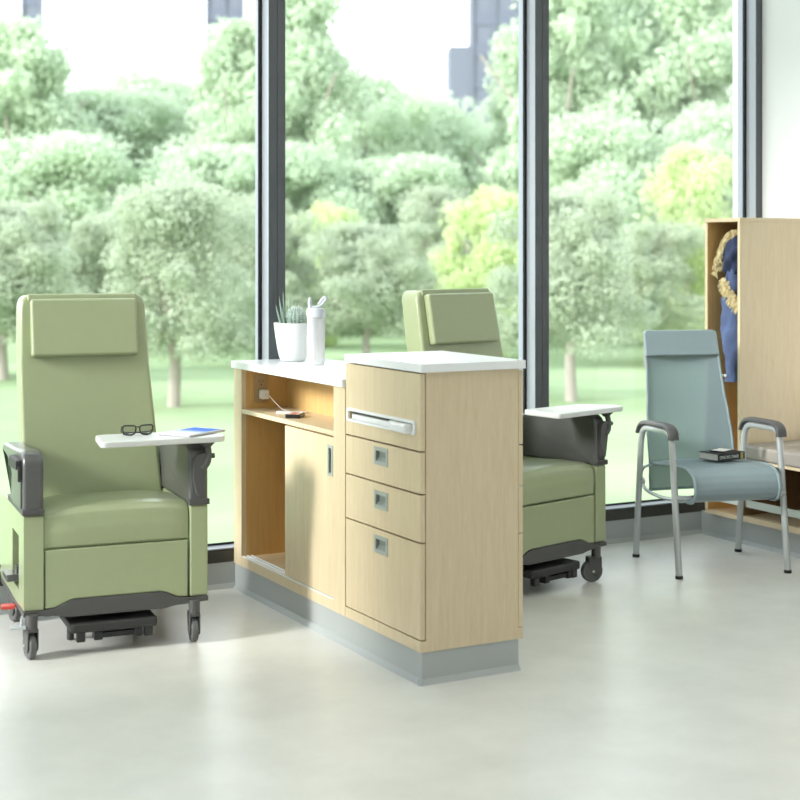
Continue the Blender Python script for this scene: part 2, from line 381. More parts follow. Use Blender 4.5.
TREES = [
    (0, 7.45, 20.76, 3.27, 2.74, 121, 'sage green tree with a bare trunk on the lawn, right of the left green recliner', 'sage trees on the lawn'),
    (0, 6.26, 26.19, 3.19, 3.37, 303, 'sage green tree with a pale trunk at the left edge of the photo', 'sage trees on the lawn'),
    (0, 13.35, 18.92, 3.24, 2.63, 278, 'sage green tree with a pale trunk on the lawn above the right recliner armrest', 'sage trees on the lawn'),
    (0, 11.85, 27.7, 3.42, 2.75, 66, 'sage green tree half hidden by the window post behind the potted cactus', 'sage trees on the lawn'),
    (0, 9.68, 32.3, 3.2, 3.27, 189, 'grey-green tree standing just behind the left recliner headrest', 'sage trees on the lawn'),
    (0, 13.29, 25.78, 2.89, 2.88, 309, 'sage green tree seen between the water bottle and the right recliner headrest', 'sage trees on the lawn'),
    (0, 19.41, 24.73, 2.93, 2.84, 242, 'sage green tree behind the blue-grey chair back, left of the open wardrobe', 'sage trees on the lawn'),
    (0, 18.23, 31.07, 3.89, 3.02, 320, 'sage green tree rising behind the right recliner headrest', 'sage trees on the lawn'),
    (3, 17.58, 28.01, 3.76, 2.64, 297, 'yellow-green bush against the middle window post, above the tall drawer cabinet', 'yellow-green bushes on the lawn'),
    (3, 21.49, 25.88, 4.66, 2.77, 33, 'tall yellow-green bush seen just left of the open wardrobe', 'yellow-green bushes on the lawn'),
    (3, 16.03, 33.4, 3.56, 2.26, 310, 'small yellow-green bush above the white water bottle', 'yellow-green bushes on the lawn'),
    (3, 13.51, 35.91, 3.08, 1.45, 6, 'thin yellow-green bush between the left recliner and the first window post', 'yellow-green bushes on the lawn'),
    (1, 11.95, 48.14, 9.92, 5.1, 240, 'tall pale green tree at the left edge, topmost crown above the left recliner', 'tall trees at the back of the park'),
    (2, 15.44, 50.8, 8.07, 6.91, 132, 'broad pale tree directly above the left recliner, under the low gap of sky', 'broad trees at the back of the park'),
    (2, 18.37, 52.62, 8.93, 6.33, 282, 'broad pale tree midway between the left recliner and the first window post', 'broad trees at the back of the park'),
    (1, 18.21, 44.73, 9.85, 4.25, 119, 'tall pale green tree just left of the first window post', 'tall trees at the back of the park'),
    (1, 19.52, 42.88, 11.26, 4.16, 98, 'tall pale green tree just right of the first window post', 'tall trees at the back of the park'),
    (2, 24.24, 48.29, 8.92, 6.22, 240, 'broad pale tree left of the middle bay of sky, above the water bottle', 'broad trees at the back of the park'),
    (2, 28.08, 49.62, 8.4, 6.56, 276, 'broad pale tree under the stepped grey tower, above the right recliner', 'broad trees at the back of the park'),
    (1, 27.9, 42.88, 8.1, 2.8, 281, 'tall pale tree in front of the stepped grey tower, left of the middle post', 'tall trees at the back of the park'),
    (1, 25.8, 37.19, 11.5, 4.38, 243, 'tall pale green tree just right of the middle window post', 'tall trees at the back of the park'),
    (2, 29.47, 38.61, 11.29, 6.38, 203, 'broad pale tree filling the centre of the right-hand window bay', 'broad trees at the back of the park'),
    (1, 30.37, 35.85, 11.23, 5.3, 327, 'tall pale green tree above the wardrobe, at the right end of the glazing', 'tall trees at the back of the park'),
    (2, 11.04, 40.66, 5.51, 5.45, 77, 'mid-height pale tree left of and above the left recliner headrest', 'broad trees at the back of the park'),
    (2, 15.41, 39.43, 5.3, 4.84, 118, 'mid-height pale tree low between the left recliner and first window post', 'broad trees at the back of the park'),
    (2, 18.09, 39.11, 5.38, 4.57, 325, 'mid-height pale tree above the potted cactus', 'broad trees at the back of the park'),
    (2, 20.88, 38.73, 5.15, 5.07, 77, 'mid-height pale tree above and left of the right recliner headrest', 'broad trees at the back of the park'),
    (2, 24.13, 32.41, 5.98, 4.96, 267, 'mid-height pale tree above the blue-grey chair back', 'broad trees at the back of the park'),
    (2, 27.31, 31.82, 6.35, 3.99, 199, 'mid-height pale tree beside the wardrobe top', 'broad trees at the back of the park'),
    (2, 18.96, 57.99, 6.59, 9.03, 7, 'furthest broad pale tree between the left recliner headrest and the post', 'broad trees at the back of the park'),
    (2, 32.21, 53.06, 6.73, 8.78, 343, 'furthest broad pale tree behind the middle window post', 'broad trees at the back of the park'),
]
for a in TREES: tree(*a)

# far office towers, blue-grey
def tower(x, y, w, d, h, rz, label, step):
    t = thing('office_tower', label, 'building', (x, y, GZ), rz, 'distant towers beyond the trees')
    m = MB().box(-w/2, w/2, -d/2, d/2, 0, h)
    if step: m.box(-w/2-step[0], -w/2, -d/2, d/2, 0, step[1])
    n = int(w/2.2)
    for k in range(n+1):
        xx = -w/2+k*w/n; m.box(xx-.16, xx+.16, -d/2-.3, -d/2+.05, 0, h)
    m.build('tower_block', M['tower'], t, 0)
    for k in range(1, int(h/4)): MB().box(-w/2+.2, w/2-.2, -d/2-.12, -d/2+.1, k*4-.5, k*4+1.3).build('window_band', M['tower_win'], t, 0)
    return t
tower(102.46, 160.56, 8.5, 6.8, 40.5, -27, 'stepped blue-grey tower above the trees left of the middle window post', (2.9, 28.8))
tower(78.43, 196.39, 4.9, 3.9, 42.4, -27, 'narrow grey tower just left of the first window post', None)
tower(56.75, 219.56, 2.6, 2.1, 44.3, -27, 'slim grey tower at the top left corner', None)


# ================================================================== CABINET RUN
# shared coved plinth of the two cabinets
pl = MB().box(2.514, 2.914, 4.464, YW, 0, .112)
pl.prism([(4.464-.016, 0), (4.466, 0), (4.466, .02), (4.464-.002, .018)], 'x', 2.50, 2.915)
pl.prism([(2.514-.016, 0), (2.516, 0), (2.516, .02), (2.514-.002, .018)], 'y', 4.45, YW-.015)
struct('trim_3', pl, M['base_grey'])

def panel_hole(m, x0, x1, y0, y1, z0, z1, hy0, hy1, hz0, hz1):
    """a front panel (thin along x) with a real rectangular cut-out"""
    m.box(x0, x1, y0, hy0, z0, z1); m.box(x0, x1, hy1, y1, z0, z1)
    m.box(x0, x1, hy0, hy1, z0, hz0); m.box(x0, x1, hy0, hy1, hz1, z1)
    return m
def flush_pull(parent, y0, y1, z0, z1, xf, depth=.012, rim=.014, lip=True):
    """recessed metal pull: rim plate plus a cup"""
    m = MB()
    panel_hole(m, xf-.003, xf+.001, y0, y1, z0, z1, y0+rim, y1-rim, z0+rim, z1-rim)
    h = m.build('handle', M['chrome'], parent, label='brushed nickel recessed pull')
    c = MB(); a, b, p, q = y0+rim, y1-rim, z0+rim, z1-rim
    c.box(xf+depth, xf+depth+.002, a, b, p, q)
    c.box(xf, xf+depth, a+.0003, a+.0015, p, q); c.box(xf, xf+depth, b-.0015, b-.0003, p, q); c.box(xf, xf+depth, a+.0003, b-.0003, q-.0015, q-.0003)
    if lip: c.prism([(xf, p+.0003), (xf+depth, p+.0003), (xf+depth, p+.014)], 'y', a+.0004, b-.0004)
    else: c.box(xf, xf+depth, a+.0004, b-.0004, p+.0003, p+.0015)
    c.build('recess_cup', M['nickel_in'], h)
    return h

t = thing('open_shelf_cabinet', 'low maple cabinet with an open niche and sliding door, beside the window', 'cabinet', (2.507, 5.053, 0))
b = MB()
b.box(0, .425, 1.040, 1.128, .153, .992)                         # end panel by the window
b.box(0, .022, 0, .102, .153, .992); b.box(.022, .425, 0, .02, .153, .992); b.box(.022, .235, .08, .102, .153, .992)
b.box(0, .425, 0, 1.128, .112, .153)                             # bottom
b.box(.403, .425, .02, 1.04, .153, .992)                         # far side
b.build('cabinet_body', M['maple'], t)
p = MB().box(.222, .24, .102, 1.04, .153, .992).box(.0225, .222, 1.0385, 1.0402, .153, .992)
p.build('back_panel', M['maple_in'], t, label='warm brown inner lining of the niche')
MB().box(.001, .222, .102, 1.0385, .794, .813, bev=.001, seg=1).build('shelf', M['maple'], t)
d = MB(); panel_hole(d, .006, .024, .104, .578, .16, .786, .127, .156, .645, .741)
door = d.build('sliding_door', M['maple'], t)
flush_pull(door, .118, .165, .633, .753, .006, depth=.012, rim=.011, lip=False)
tr = MB().box(.003, .0045+.004, .104, 1.038, .153, .158).box(.026, .031, .104, 1.038, .153, .159).box(.046, .05, .104, 1.038, .153, .159).box(.0085, .046, .104, 1.038, .153, .1545)
tr.build('door_track', M['white_plastic'], t, label='white double track of the sliding door')
MB().box(-.014, .427, .001, 1.130, .992, 1.023, bev=.002).build('worktop', M['white_top'], t, label='white solid worktop')
o = MB().box(.061, .124, 1.0325, 1.0385, .838, .962, bev=.0025).build('power_outlet', M['outlet'], t, label='brown wall socket plate with three-pin slots')
s = MB()
for zc in (.927,):
    for dx in (-.0075, .0075): s.box(.0925+dx-.0014, .0925+dx+.0014, 1.0318, 1.033, zc+.002, zc+.011)
    s.lathe([(0, -.0004), (.003, -.0004), (.003, .0006), (0, .0006)], 10, (.0925, 1.0324, zc-.008), axis='y')
s.build('socket_slots', M['black'], o)

t = thing('drawer_cabinet', 'tall maple drawer cabinet with white top and a lockable top flap', 'cabinet', (2.507, 4.46, 0))
b = MB().box(.021, .404, 0, .016, .151, 1.09).box(.021, .404, .572, .588, .151, 1.09).box(.05, .38, .016, .572, .151, 1.09).box(0, .425, 0, .591, .112, .151)
b.build('cabinet_body', M['maple'], t)
MB().box(-.007, .427, -.016, .587, 1.09, 1.12, bev=.002).build('worktop', M['white_top'], t, label='white solid worktop')
ZS = [(.156, .490), (.4965, .660), (.6665, .809), (.8155, 1.0845)]
for z0, z1 in ZS[:3]:
    ht = {0.156: .470, .4965: .634, .6665: .795}[z0]; hz0, hz1 = ht-.066, ht
    m = MB(); panel_hole(m, 0, .018, .002, .586, z0, z1, .257, .335, hz0+.014, hz1-.014)
    dr = m.build('drawer', M['maple'], t); flush_pull(dr, .243, .349, hz0, hz1, 0)
z0, z1 = ZS[3]
m = MB(); panel_hole(m, 0, .018, .002, .586, z0, z1, .05, .553, .877, .907)
fl = m.build('flap_door', M['maple'], t)
fr = MB()
ring = rrect(.034, .568, .867, .918, .012); hole = rrect(.047, .556, .8765, .9075, .006)
bm = fr.bm
def ringmesh(bm, outer, inner, xa, xb):
    n = len(outer)
    vs = [[bm.verts.new((x, y, z)) for (y, z) in L] for x, L in ((xa, outer), (xb, outer), (xa, inner), (xb, inner))]
    for i in range(n):
        j = (i+1) % n
        bm.faces.new((vs[0][i], vs[0][j], vs[1][j], vs[1][i])); bm.faces.new((vs[2][i], vs[3][i], vs[3][j], vs[2][j]))
        bm.faces.new((vs[0][i], vs[2][i], vs[2][j], vs[0][j])); bm.faces.new((vs[1][i], vs[1][j], vs[3][j], vs[3][i]))
    bmesh.ops.recalc_face_normals(bm, faces=bm.faces[:])
ringmesh(bm, ring, hole, -.007, .001)
h = fr.build('handle', M['white_plastic'], fl, label='long white recessed bar handle')
MB().box(.014, .0175, .048, .555, .877, .907).build('handle_recess', M['grey_plastic'], h)
MB().box(-.005, .012, .19, .528, .877, .8965, bev=.003).build('grip_bar', M['white_plastic'], h)
MB().box(-.036, .012, .056, .165, .871, .904, bev=.009, seg=3).box(-.014, .012, .15, .215, .877, .9035, bev=.003).build('release_knob', M['white_plastic'], h)
for z0, z1 in ZS: MB().box(.407, .425, .002, .586, z0, z1).build('drawer_front', M['maple'], t)

# ---- things on and in the low cabinet
t = thing('potted_succulents', 'white ribbed pot of cactus and spiky aloe on the low white worktop', 'plant', (2.732, 6.036, 1.023))
pr = [(.0, 0), (.048, 0), (.051, .002)]
for k in range(1, 41):
    z = .172*k/40; r = .051+.035*(z/.172)**.55+.0007*math.sin(k*2.2); pr.append((r, z))
pr += [(.0845, .173), (.082, .171), (.079, .15), (0, .15)]
MB().lathe(pr, 56).build('pot', M['pot'], t, 50)
sl = MB().grid(lambda u, v: (.080*u*math.cos(2*PI*v), .080*u*math.sin(2*PI*v), .157+.004*math.sin(u*9+v*13)), 8, 24)
sl.build('soil', M['soil'], t, label='dark soil')
def at(rt, fw, z): return Vector((rt*.879+fw*.478, -rt*.478+fw*.879, z))
q = random.Random(4)
for (a, c_) in ((-.045, -.02), (-.03, -.045), (-.058, .0), (.05, -.03)):
    MB().lathe([(0, -.01), (.014, -.006), (.017, .002), (.010, .010), (0, .013)], 12, at(a, c_, .158)).build('moss', M['moss'], t, label='bright green moss')
cc = at(.014, -.01, .196); cb = MB(); pr = []
nb = 24
def cact(u, v):
    th = PI*v; ph = 2*PI*u; r = .036*(1+.07*math.cos(ph*14))
    return cc+Vector((r*math.sin(th)*math.cos(ph), r*math.sin(th)*math.sin(ph), .043*math.cos(th)))
cb.grid(cact, 84, 18)
cu = cb.build('cactus', M['cactus'], t, 60, label='round grey-green cactus')
sp = MB()
for i in range(14):
    for j in range(2, 15):
        th = PI*j/17; ph = 2*PI*i/14
        n = Vector((math.sin(th)*math.cos(ph), math.sin(th)*math.sin(ph), math.cos(th)))
        p0 = cc+Vector((n.x*.0375, n.y*.0375, n.z*.044))
        for k in range(3):
            dv = (n+Vector((q.uniform(-.7, .7), q.uniform(-.7, .7), q.uniform(-.5, .7)))).normalized()
            sp.tube([p0, p0+dv*.012], [.0013, .0003], 4)
sp.build('spines', M['spine'], cu, label='pale cactus spines')
def leaf_blade(m, base, tip, w, bend):
    base, tip = Vector(base), Vector(tip); ax = tip-base; sd = Vector((.879, -.478, 0)); ou = ax.cross(sd).normalized(); ou = sd.cross(ax).normalized()
    pts = []; rs = []
    for k in range(9):
        s_ = k/8; pts.append(base+ax*s_+bend*4*s_*(1-s_)*.25); rs.append(w*(1-s_**1.6)+.0004)
    m.tube(pts, rs, 8)
for (rt, fw, tip, w) in (((-.035), .0, (-.062, .0, .292), .0075), (-.03, .015, (-.045, .01, .315), .008), (-.045, -.015, (-.075, -.02, .255), .0065), (-.015, .03, (-.015, .04, .30), .0075), (.0, .035, (.022, .05, .285), .007), (-.03, -.02, (-.045, -.045, .245), .0055), (.035, .03, (.05, .055, .25), .006)):
    l = MB(); leaf_blade(l, at(rt, fw, .152), at(*tip), w, at(-.01, 0, 0)); l.build('aloe_leaf', M['aloe'], t, 60, label='slender blue-green leaf')
for (a, c_) in ((.052, .0), (.056, .028), (.04, -.04)):
    l = MB(); b0 = at(a, c_, .155)
    for k in range(9):
        an = k*2*PI/9; l.tube([b0, b0+Vector((math.cos(an)*.010, math.sin(an)*.010, .010)), b0+Vector((math.cos(an)*.016, math.sin(an)*.016, .019))], [.003, .004, .0006], 6)
    l.build('rosette', M['moss'], t, 60, label='small dark green rosette')

t = thing('water_bottle', 'clear drinks bottle with grey spout and handle, in front of the white pot', 'bottle', (2.722, 5.772, 1.023), -28)
pr = [(0, .002), (.034, 0), (.0385, .006), (.039, .03), (.0385, .12), (.039, .2), (.0375, .208), (.0345, .208), (.036, .2), (.0358, .03), (.034, .012), (0, .012)]
MB().lathe(pr, 40).build('bottle_body', M['clear'], t, 40, label='clear plastic body')
M['lid_grey'] = plain('pale_grey_lid', srgb(196, 202, 210), .35)
M['infuser'] = plain('grey_filter_tube', srgb(128, 134, 146), .4)
MB().lathe([(.0, .208), (.039, .208), (.0405, .212), (.0405, .238), (.037, .246), (0, .247)], 40).build('lid', M['lid_grey'], t, 40, label='pale grey lid')
MB().tube(smoothpath([(-.03, 0, .242), (-.026, 0, .252), (.0, 0, .249), (.022, 0, .258), (.046, 0, .288), (.036, 0, .296), (.012, 0, .262)], .012), .0062, 10).build('carry_handle', M['lid_grey'], t, 60)
MB().tube([(-.024, 0, .244), (-.028, 0, .27), (-.024, 0, .292)], [.009, .008, .006], 12).build('drinking_spout', M['lid_grey'], t, 60)
MB().tube([(-.004, 0, .207), (-.004, 0, .10)], .011, 16).tube([(-.004, 0, .10), (-.004, 0, .02)], .004, 10).build('filter_tube', M['infuser'], t, 60, label='grey filter tube inside the bottle')

z = .813
t = thing('usb_charger', 'white charger plug with thin cable in the brown socket of the niche', 'charger', (2.604, 6.085, .875))
MB().box(-.018, .018, -.038, 0, -.02, .022, bev=.005, seg=3).build('plug', M['white_plastic'], t)
MB().tube(smoothpath([(.0, -.036, .004), (.004, -.06, .002), (.028, -.12, -.045), (.036, -.15, -.0585), (.05, -.185, -.0588), (.04, -.23, -.0588), (.02, -.26, -.0588)], .02), .0021, 8).build('cable', M['white_plastic'], t, 60)
t = thing('mobile_phone', 'flat white phone charging on the niche shelf beside the cable', 'phone', (2.634, 5.872-.045, z), -37)
MB().prism(rrect(-.066, .066, -.026, .026, .009), 'z', 0, .009, bev=.002).build('phone_body', M['white_plastic'], t)
MB().prism(rrect(-.058, .058, -.023, .023, .003), 'z', .009, .0094).build('screen', plain('pale_screen', srgb(206, 204, 196), .2), t)
t = thing('mobile_phone', 'small black phone with bright icons at the front of the niche shelf', 'phone', (2.578, 5.672, z), 52)
MB().prism(rrect(-.05, .05, -.033, .033, .01), 'z', 0, .017, bev=.003).build('phone_body', M['black'], t)
icn = MB(); cols = [srgb(240, 240, 240), srgb(240, 150, 120), srgb(245, 245, 240), srgb(250, 200, 190)]
mats = [plain('icon_%s' % n_, c_, .4) for n_, c_ in zip(('white', 'orange', 'cream', 'pink'), cols)]
for i in range(4):
    for j in range(3): icn.prism(rrect(-.043+i*.022, -.043+i*.022+.018, -.027+j*.0185, -.027+j*.0185+.015, .004), 'z', .017, .0178, mi=(i*3+j*5+i*j) % 4 if j else (0, 1, 0, 2)[i])
icn.build('icons', mats, t, label='white and orange icons')

# ================================================================== RECLINERS
def caster(parent, x, y, swivel):
    cst = bpy.data.objects.new('caster', None); C.objects.link(cst); cst.parent = parent; cst.location = (x, y, 0); cst.rotation_euler = (0, 0, R(swivel))
    f = MB()
    f.lathe([(0, .108), (.02, .108), (.022, .112), (.022, .168), (0, .168)], 20, (0, -.014, 0))
    f.prism(fillet([(-.034, .045), (-.02, .03), (.0, .028), (.03, .075), (.03, .118), (-.034, .118)], .014), 'x', -.021, -.0165, bev=.001, seg=1)
    f.prism(fillet([(-.034, .045), (-.02, .03), (.0, .028), (.03, .075), (.03, .118), (-.034, .118)], .014), 'x', .0165, .021, bev=.001, seg=1)
    f.box(-.021, .021, -.034, .03, .104, .118, bev=.003)
    f.build('fork', M['grey_plastic'], cst)
    w = MB().lathe([(0, -.015), (.03, -.015), (.034, -.013), (.046, -.014), (.051, -.009), (.0515, 0), (.051, .009), (.046, .014), (.034, .013), (.03, .015), (0, .015)], 36, (0, .008, .0515), axis='x')
    w.build('wheel', M['rubber'], cst, 40)
    MB().lathe([(0, -.0235), (.006, -.0235), (.006, .0235), (0, .0235)], 14, (0, .008, .0515), axis='x').build('axle', M['chrome'], cst)
    return cst

def make_recliner(label, loc, rz):
    t = thing('medical_recliner', label, 'recliner', loc, rz, 'green medical recliners')
    W = .351
    # green side panels; the one on the sitter's right carries a release slot
    sp_ = fillet([(.0, .178), (.66, .178), (.66, .50), (.56, .532), (0, .532)], [.012, .02, .03, .05, .012])
    MB().prism(sp_, 'x', .279, W, bev=.008, seg=3).build('side_panel', M['vinyl'], t, 40)
    m = MB()     # left side panel with a real slot: pieces around it
    xs0, xs1 = -W, -.276
    m.prism(fillet([(0, .178), (.125, .178), (.125, .532), (0, .532)], [.006, 0, 0, .012]), 'x', xs0, xs1, bev=.004)
    m.prism([(.305, .178), (.66, .178), (.66, .50), (.56, .532), (.305, .532)], 'x', xs0, xs1, bev=.004)
    m.box(xs0+.0, xs1, .121, .309, .178, .235); m.box(xs0, xs1, .121, .309, .44, .532)
    m.box(xs0+.04, xs1, .121, .309, .235, .44)
    sd = m.build('side_panel', M['vinyl'], t, 40)
    MB().box(-.316, -.3145, .126, .304, .236, .439).build('release_slot', M['charcoal'], sd, label='dark recessed slot')
    MB().prism([(.20, .25), (.32, .25), (.32, .272), (.22, .272)], 'x', -.385, -.335, bev=.004).box(-.345, -.318, .235, .285, .24, .30, bev=.004).build('release_lever', M['arm_grey'], sd, label='grey release lever')
    # front (leg-rest) panel with arched lower edge
    arch = [(-.272, .180), (-.23, .182), (-.185, .203), (-.165, .208), (.165, .208), (.185, .203), (.23, .182), (.272, .180)]
    pf = [(-.272, .399), (-.272, .180)] + arch[1:-1] + [(.272, .180), (.272, .399)]
    MB().prism(pf, 'y', .002, .07, bev=.007, seg=3).build('leg_rest', M['vinyl'], t, 40)
    # base frame: trim that follows the arch, and chassis
    low = [(.272, .140), (.2, .138), (-.2, .138), (-.272, .15)]
    lowc = [(W, .158), (.275, .155), (.215, .150), (.18, .143), (-.18, .143), (-.215, .150), (-.275, .155), (-W, .158)]
    top = [(-W, .178), (-.272, .178)] + arch[1:-1] + [(.272, .178), (W, .178)]
    MB().prism(top+lowc, 'y', -.004, .03, bev=.004).box(-W, -.27, .03, .66, .155, .178, bev=.003).box(.27, W, .03, .66, .155, .178, bev=.003).box(-.27, .27, .03, .64, .145, .19).build('base_frame', M['grey_plastic'], t, 40)
    # seat cushion, crowned
    def seat(u, v):
        x = -.274+.548*u
        path = [(.012, .403), (.002, .412), (-.002, .47), (.004, .522), (.02, .540), (.06, .549), (.2, .548), (.36, .535), (.5, .52)]
        s_ = v*(len(path)-1); i = min(int(s_), len(path)-2); f_ = s_-i
        y = path[i][0]*(1-f_)+path[i+1][0]*f_; z_ = path[i][1]*(1-f_)+path[i+1][1]*f_
        e = (1-abs(2*u-1)**6)
        k = max(0, min(1, (z_-.5)/.04)); return (x, y+(1-e)*.01, z_+.014*e*k*(1-abs(2*u-1)**2)-(1-e)*.006)
    m = MB().grid(seat, 28, 32); m.box(-.27, .27, .02, .5, .403, .50); m.build('seat_cushion', M['vinyl'], t, 50)
    # backrest: leaning slab, narrower at the top
    BX = -.022
    def bk(z_): return .44+.165*(z_-.45)/.88          # front surface y
    def hw(z_): return .285-.026*(z_-.45)/.88
    m = MB(); bm2 = bmesh.new()
    rings = []
    zs = [.45, .6, .75, .9, 1.05, 1.2, 1.29, 1.315, 1.328, 1.332]
    for k, z_ in enumerate(zs):
        top_in = max(0, (z_-1.28)/.052); ins = .028*(1-math.sqrt(max(0, 1-top_in**2))) if top_in > 0 else 0
        w = hw(z_)-ins*1.1; y0 = bk(z_)+ins*.35; y1 = bk(z_)+.118-ins*.35
        rings.append([bm2.verts.new((x+BX*min(1, (z_-.45)/.6), y, z_)) for x, y in rrect(-w, w, y0, y1, .016, 4)])
    n = len(rings[0])
    for a, c_ in zip(rings, rings[1:]):
        for k in range(n): bm2.faces.new((a[k], a[(k+1) % n], c_[(k+1) % n], c_[k]))
    bm2.faces.new(rings[0][::-1]); bm2.faces.new(rings[-1])
    bmesh.ops.recalc_face_normals(bm2, faces=bm2.faces[:]); m._merge(bm2)
    m.build('backrest', M['vinyl'], t, 45)
    # headrest pad draped over the top
    ang = math.atan(.165/.88)
    mat = Matrix.Translation((BX-.003, bk(1.2), 1.2)) @ Matrix.Rotation(-ang, 4, 'X')
    m = MB().box(-.219, .219, -.038, .004, -.122, .117, bev=.013, seg=4, mat=mat)
    m.box(-.226, .226, -.004, .122, .110, .142, bev=.008, seg=3, mat=mat)
    m.build('headrest', M['vinyl'], t, 45)
    # armrests: urethane shells
    def arm(sx, open_):
        m = MB()
        out = [(.0, .532), (.0, .70), (.012, .748), (.05, .768), (.30, .752), (.52, .728), (.56, .70), (.56, .532)]
        if not open_:
            m.prism(fillet(out, [.018, .05, .03, .05, .1, .03, .03, .018]), 'x', .276 if sx > 0 else -.352, .352 if sx > 0 else -.276, bev=.016, seg=4)
        else:
            o2 = [(.0, .532), (.0, .70), (.012, .748), (.05, .768), (.30, .752), (.56, .742), (.60, .722), (.59, .695), (.44, .69), (.34, .665), (.29, .60), (.31, .532)]
            m.prism(fillet(o2, [.018, .05, .03, .05, .1, .03, .02, .015, .03, .06, .06, .018]), 'x', -.352, -.276, bev=.014, seg=4)
            m.prism(fillet([(.03, .55), (.29, .55), (.27, .64), (.26, .68), (.05, .715), (.03, .69)], .03), 'x', -.358, -.35, bev=.003)
        a = m.build('armrest', M['arm_grey'], t, 40)
        f = MB()
        x0, x1 = (.274, .356) if sx > 0 else (-.356, -.274)
        f.box(x0, x1, -.008, .03 if sx > 0 else .4, .532, .556, bev=.004)
        f.build('arm_socket', M['grey_plastic'], a)
        return a
    arm(1, False); la = arm(-1, True)
    f = MB().prism(fillet([(.03, .735), (.03, .70), (.2, .69), (.22, .70), (.22, .735)], .01), 'x', -.375, -.352, bev=.003)
    f.box(-.368, -.352, .022, .04, .655, .715, bev=.003).build('arm_latch', M['charcoal'], la, label='dark latch under the armrest')
    # swivel tray on the left arm of the sitter (photo right)
    bkt = MB().prism(fillet([(.290, .715), (.285, .64), (.302, .568), (.325, .568), (.346, .70), (.346, .735), (.31, .735)], .02), 'y', -.022, .006, bev=.006, seg=3)
    ta = bkt.build('tray_arm', M['grey_plastic'], t, 40)
    MB().tube(smoothpath([(.322, -.016, .672), (.346, -.018, .694), (.350, -.016, .73), (.346, -.006, .774)], .02), [.012]*2+[.0125]*14+[.014]*2 if False else .0125, 14).lathe([(0, .755), (.014, .755), (.034, .7755), (0, .7755)], 24, (.346, -.004, 0)).lathe([(0, -.02), (.01, -.02), (.01, .02), (0, .02)], 14, (.352, -.015, .722), axis='x').build('tray_post', M['grey_plastic'], ta, 40)
    tp = fillet([(-.078, -.062), (.403, -.046), (.425, .02), (.33, .166), (-.055, .178)], [.03, .03, .03, .05, .035])
    MB().prism(tp, 'z', .776, .80, bev=.006, seg=3).build('tray', M['tray_white'], t, 40, label='white swivel tray')
    # pull-out foot tray
    ft = MB().prism(fillet([(-.18, -.02), (.150, -.02), (.150, .26), (-.18, .26)], .02), 'z', .082, .118, bev=.008, seg=3)
    ftr = ft.build('foot_tray', M['charcoal'], t, 40)
    f = MB()
    for x in (-.14, .116):
        for y in (.0, .225): f = MB(); (f.lathe([(0, .0), (.012, .0), (.014, .004), (.014, .083), (0, .083)], 14, (x, y, 0)) if y else f.box(x-.016, x+.016, -.012, .016, .046, .083, bev=.003)).build('foot_tray_foot', M['charcoal'], ftr, 40)
    MB().box(-.085, .085, -.012, .03, .056, .076, bev=.003).box(-.092, -.06, -.016, .034, .05, .082, bev=.003).box(.06, .092, -.016, .034, .05, .082, bev=.003).build('pull_bar', M['black'], ftr, 40)
    # pedals
    MB().prism([(-.405, .20), (-.355, .195), (-.35, .25), (-.40, .255)], 'z', .145, .157, bev=.003).box(-.36, -.32, .215, .24, .148, .156).build('brake_pedal', M['red'], t, label='red brake pedal')
    MB().prism([(-.40, -.02), (-.345, -.03), (-.335, .02), (-.39, .03)], 'z', .118, .128, bev=.003).box(-.36, -.31, -.01, .015, .12, .155).build('steer_pedal', M['pedal_grey'], t, label='pale grey pedal')
    # casters
    for x, y, a in ((-.325, .0, 8), (.297, .012, -6), (-.30, .60, 12), (.30, .60, -10)): caster(t, x, y, a)
    return t
rec = make_recliner('green recliner at the left, its white tray holding glasses and a tablet', (1.720, 5.405, 0), -6.2)
rec2 = copy_tree(rec)
rec2.location = (3.738, 5.418, 0); rec2.rotation_euler = (0, 0, R(14.5))
rec2['label'] = 'green recliner with an empty white tray, half hidden behind the tall drawer cabinet'
def find(root, base): return [c for c in children(root) if c.name.split('.')[0] == base]
for c_ in find(rec2, 'caster'):
    if c_.location.y < .1:
        c_.rotation_euler = (0, 0, R(64))
        if c_.location.x > 0: c_.location.x = .272
    else: c_.rotation_euler = (0, 0, R(50))
find(rec2, 'tray')[0].location.x = .025

# ---- on the left recliner's tray
t = thing('tablet_computer', 'silver tablet with a blue screen lying on the left tray', 'tablet', (2.037, 5.452, .80), 32)
MB().prism(rrect(-.115, .115, -.08, .08, .012), 'z', .0, .009, bev=.003).build('tablet_body', M['tablet'], t)
MB().prism(rrect(-.111, .111, -.076, .076, .009), 'z', .009, .0096).build('bezel', plain('white_bezel', srgb(205, 208, 212), .25), t)
def screen_mat():
    m, nt, p, out = new_mat('blue_wallpaper_screen'); L = nt.links.new
    tc = nt.nodes.new('ShaderNodeTexCoord'); sx = nt.nodes.new('ShaderNodeSeparateXYZ')
    mr = nt.nodes.new('ShaderNodeMapRange'); mr.inputs['From Min'].default_value = -.08; mr.inputs['From Max'].default_value = .09
    cr = nt.nodes.new('ShaderNodeValToRGB'); cr.color_ramp.elements[0].color = srgb(206, 216, 232); cr.color_ramp.elements[1].color = srgb(36, 92, 186)
    cr.color_ramp.elements[0].position = .1; cr.color_ramp.elements[1].position = .6
    L(tc.outputs['Object'], sx.inputs[0]); L(sx.outputs['X'], mr.inputs['Value']); L(mr.outputs[0], cr.inputs['Fac'])
    L(cr.outputs['Color'], p.inputs['Base Color']); p.inputs['Roughness'].default_value = .55; p.inputs['Specular IOR Level'].default_value = .15
    L(cr.outputs['Color'], p.inputs['Emission Color']); p.inputs['Emission Strength'].default_value = .35
    return m
MB().prism(rrect(-.098, .098, -.066, .066, .003), 'z', .0096, .0101).build('screen', screen_mat(), t, label='blue wallpaper on the screen')

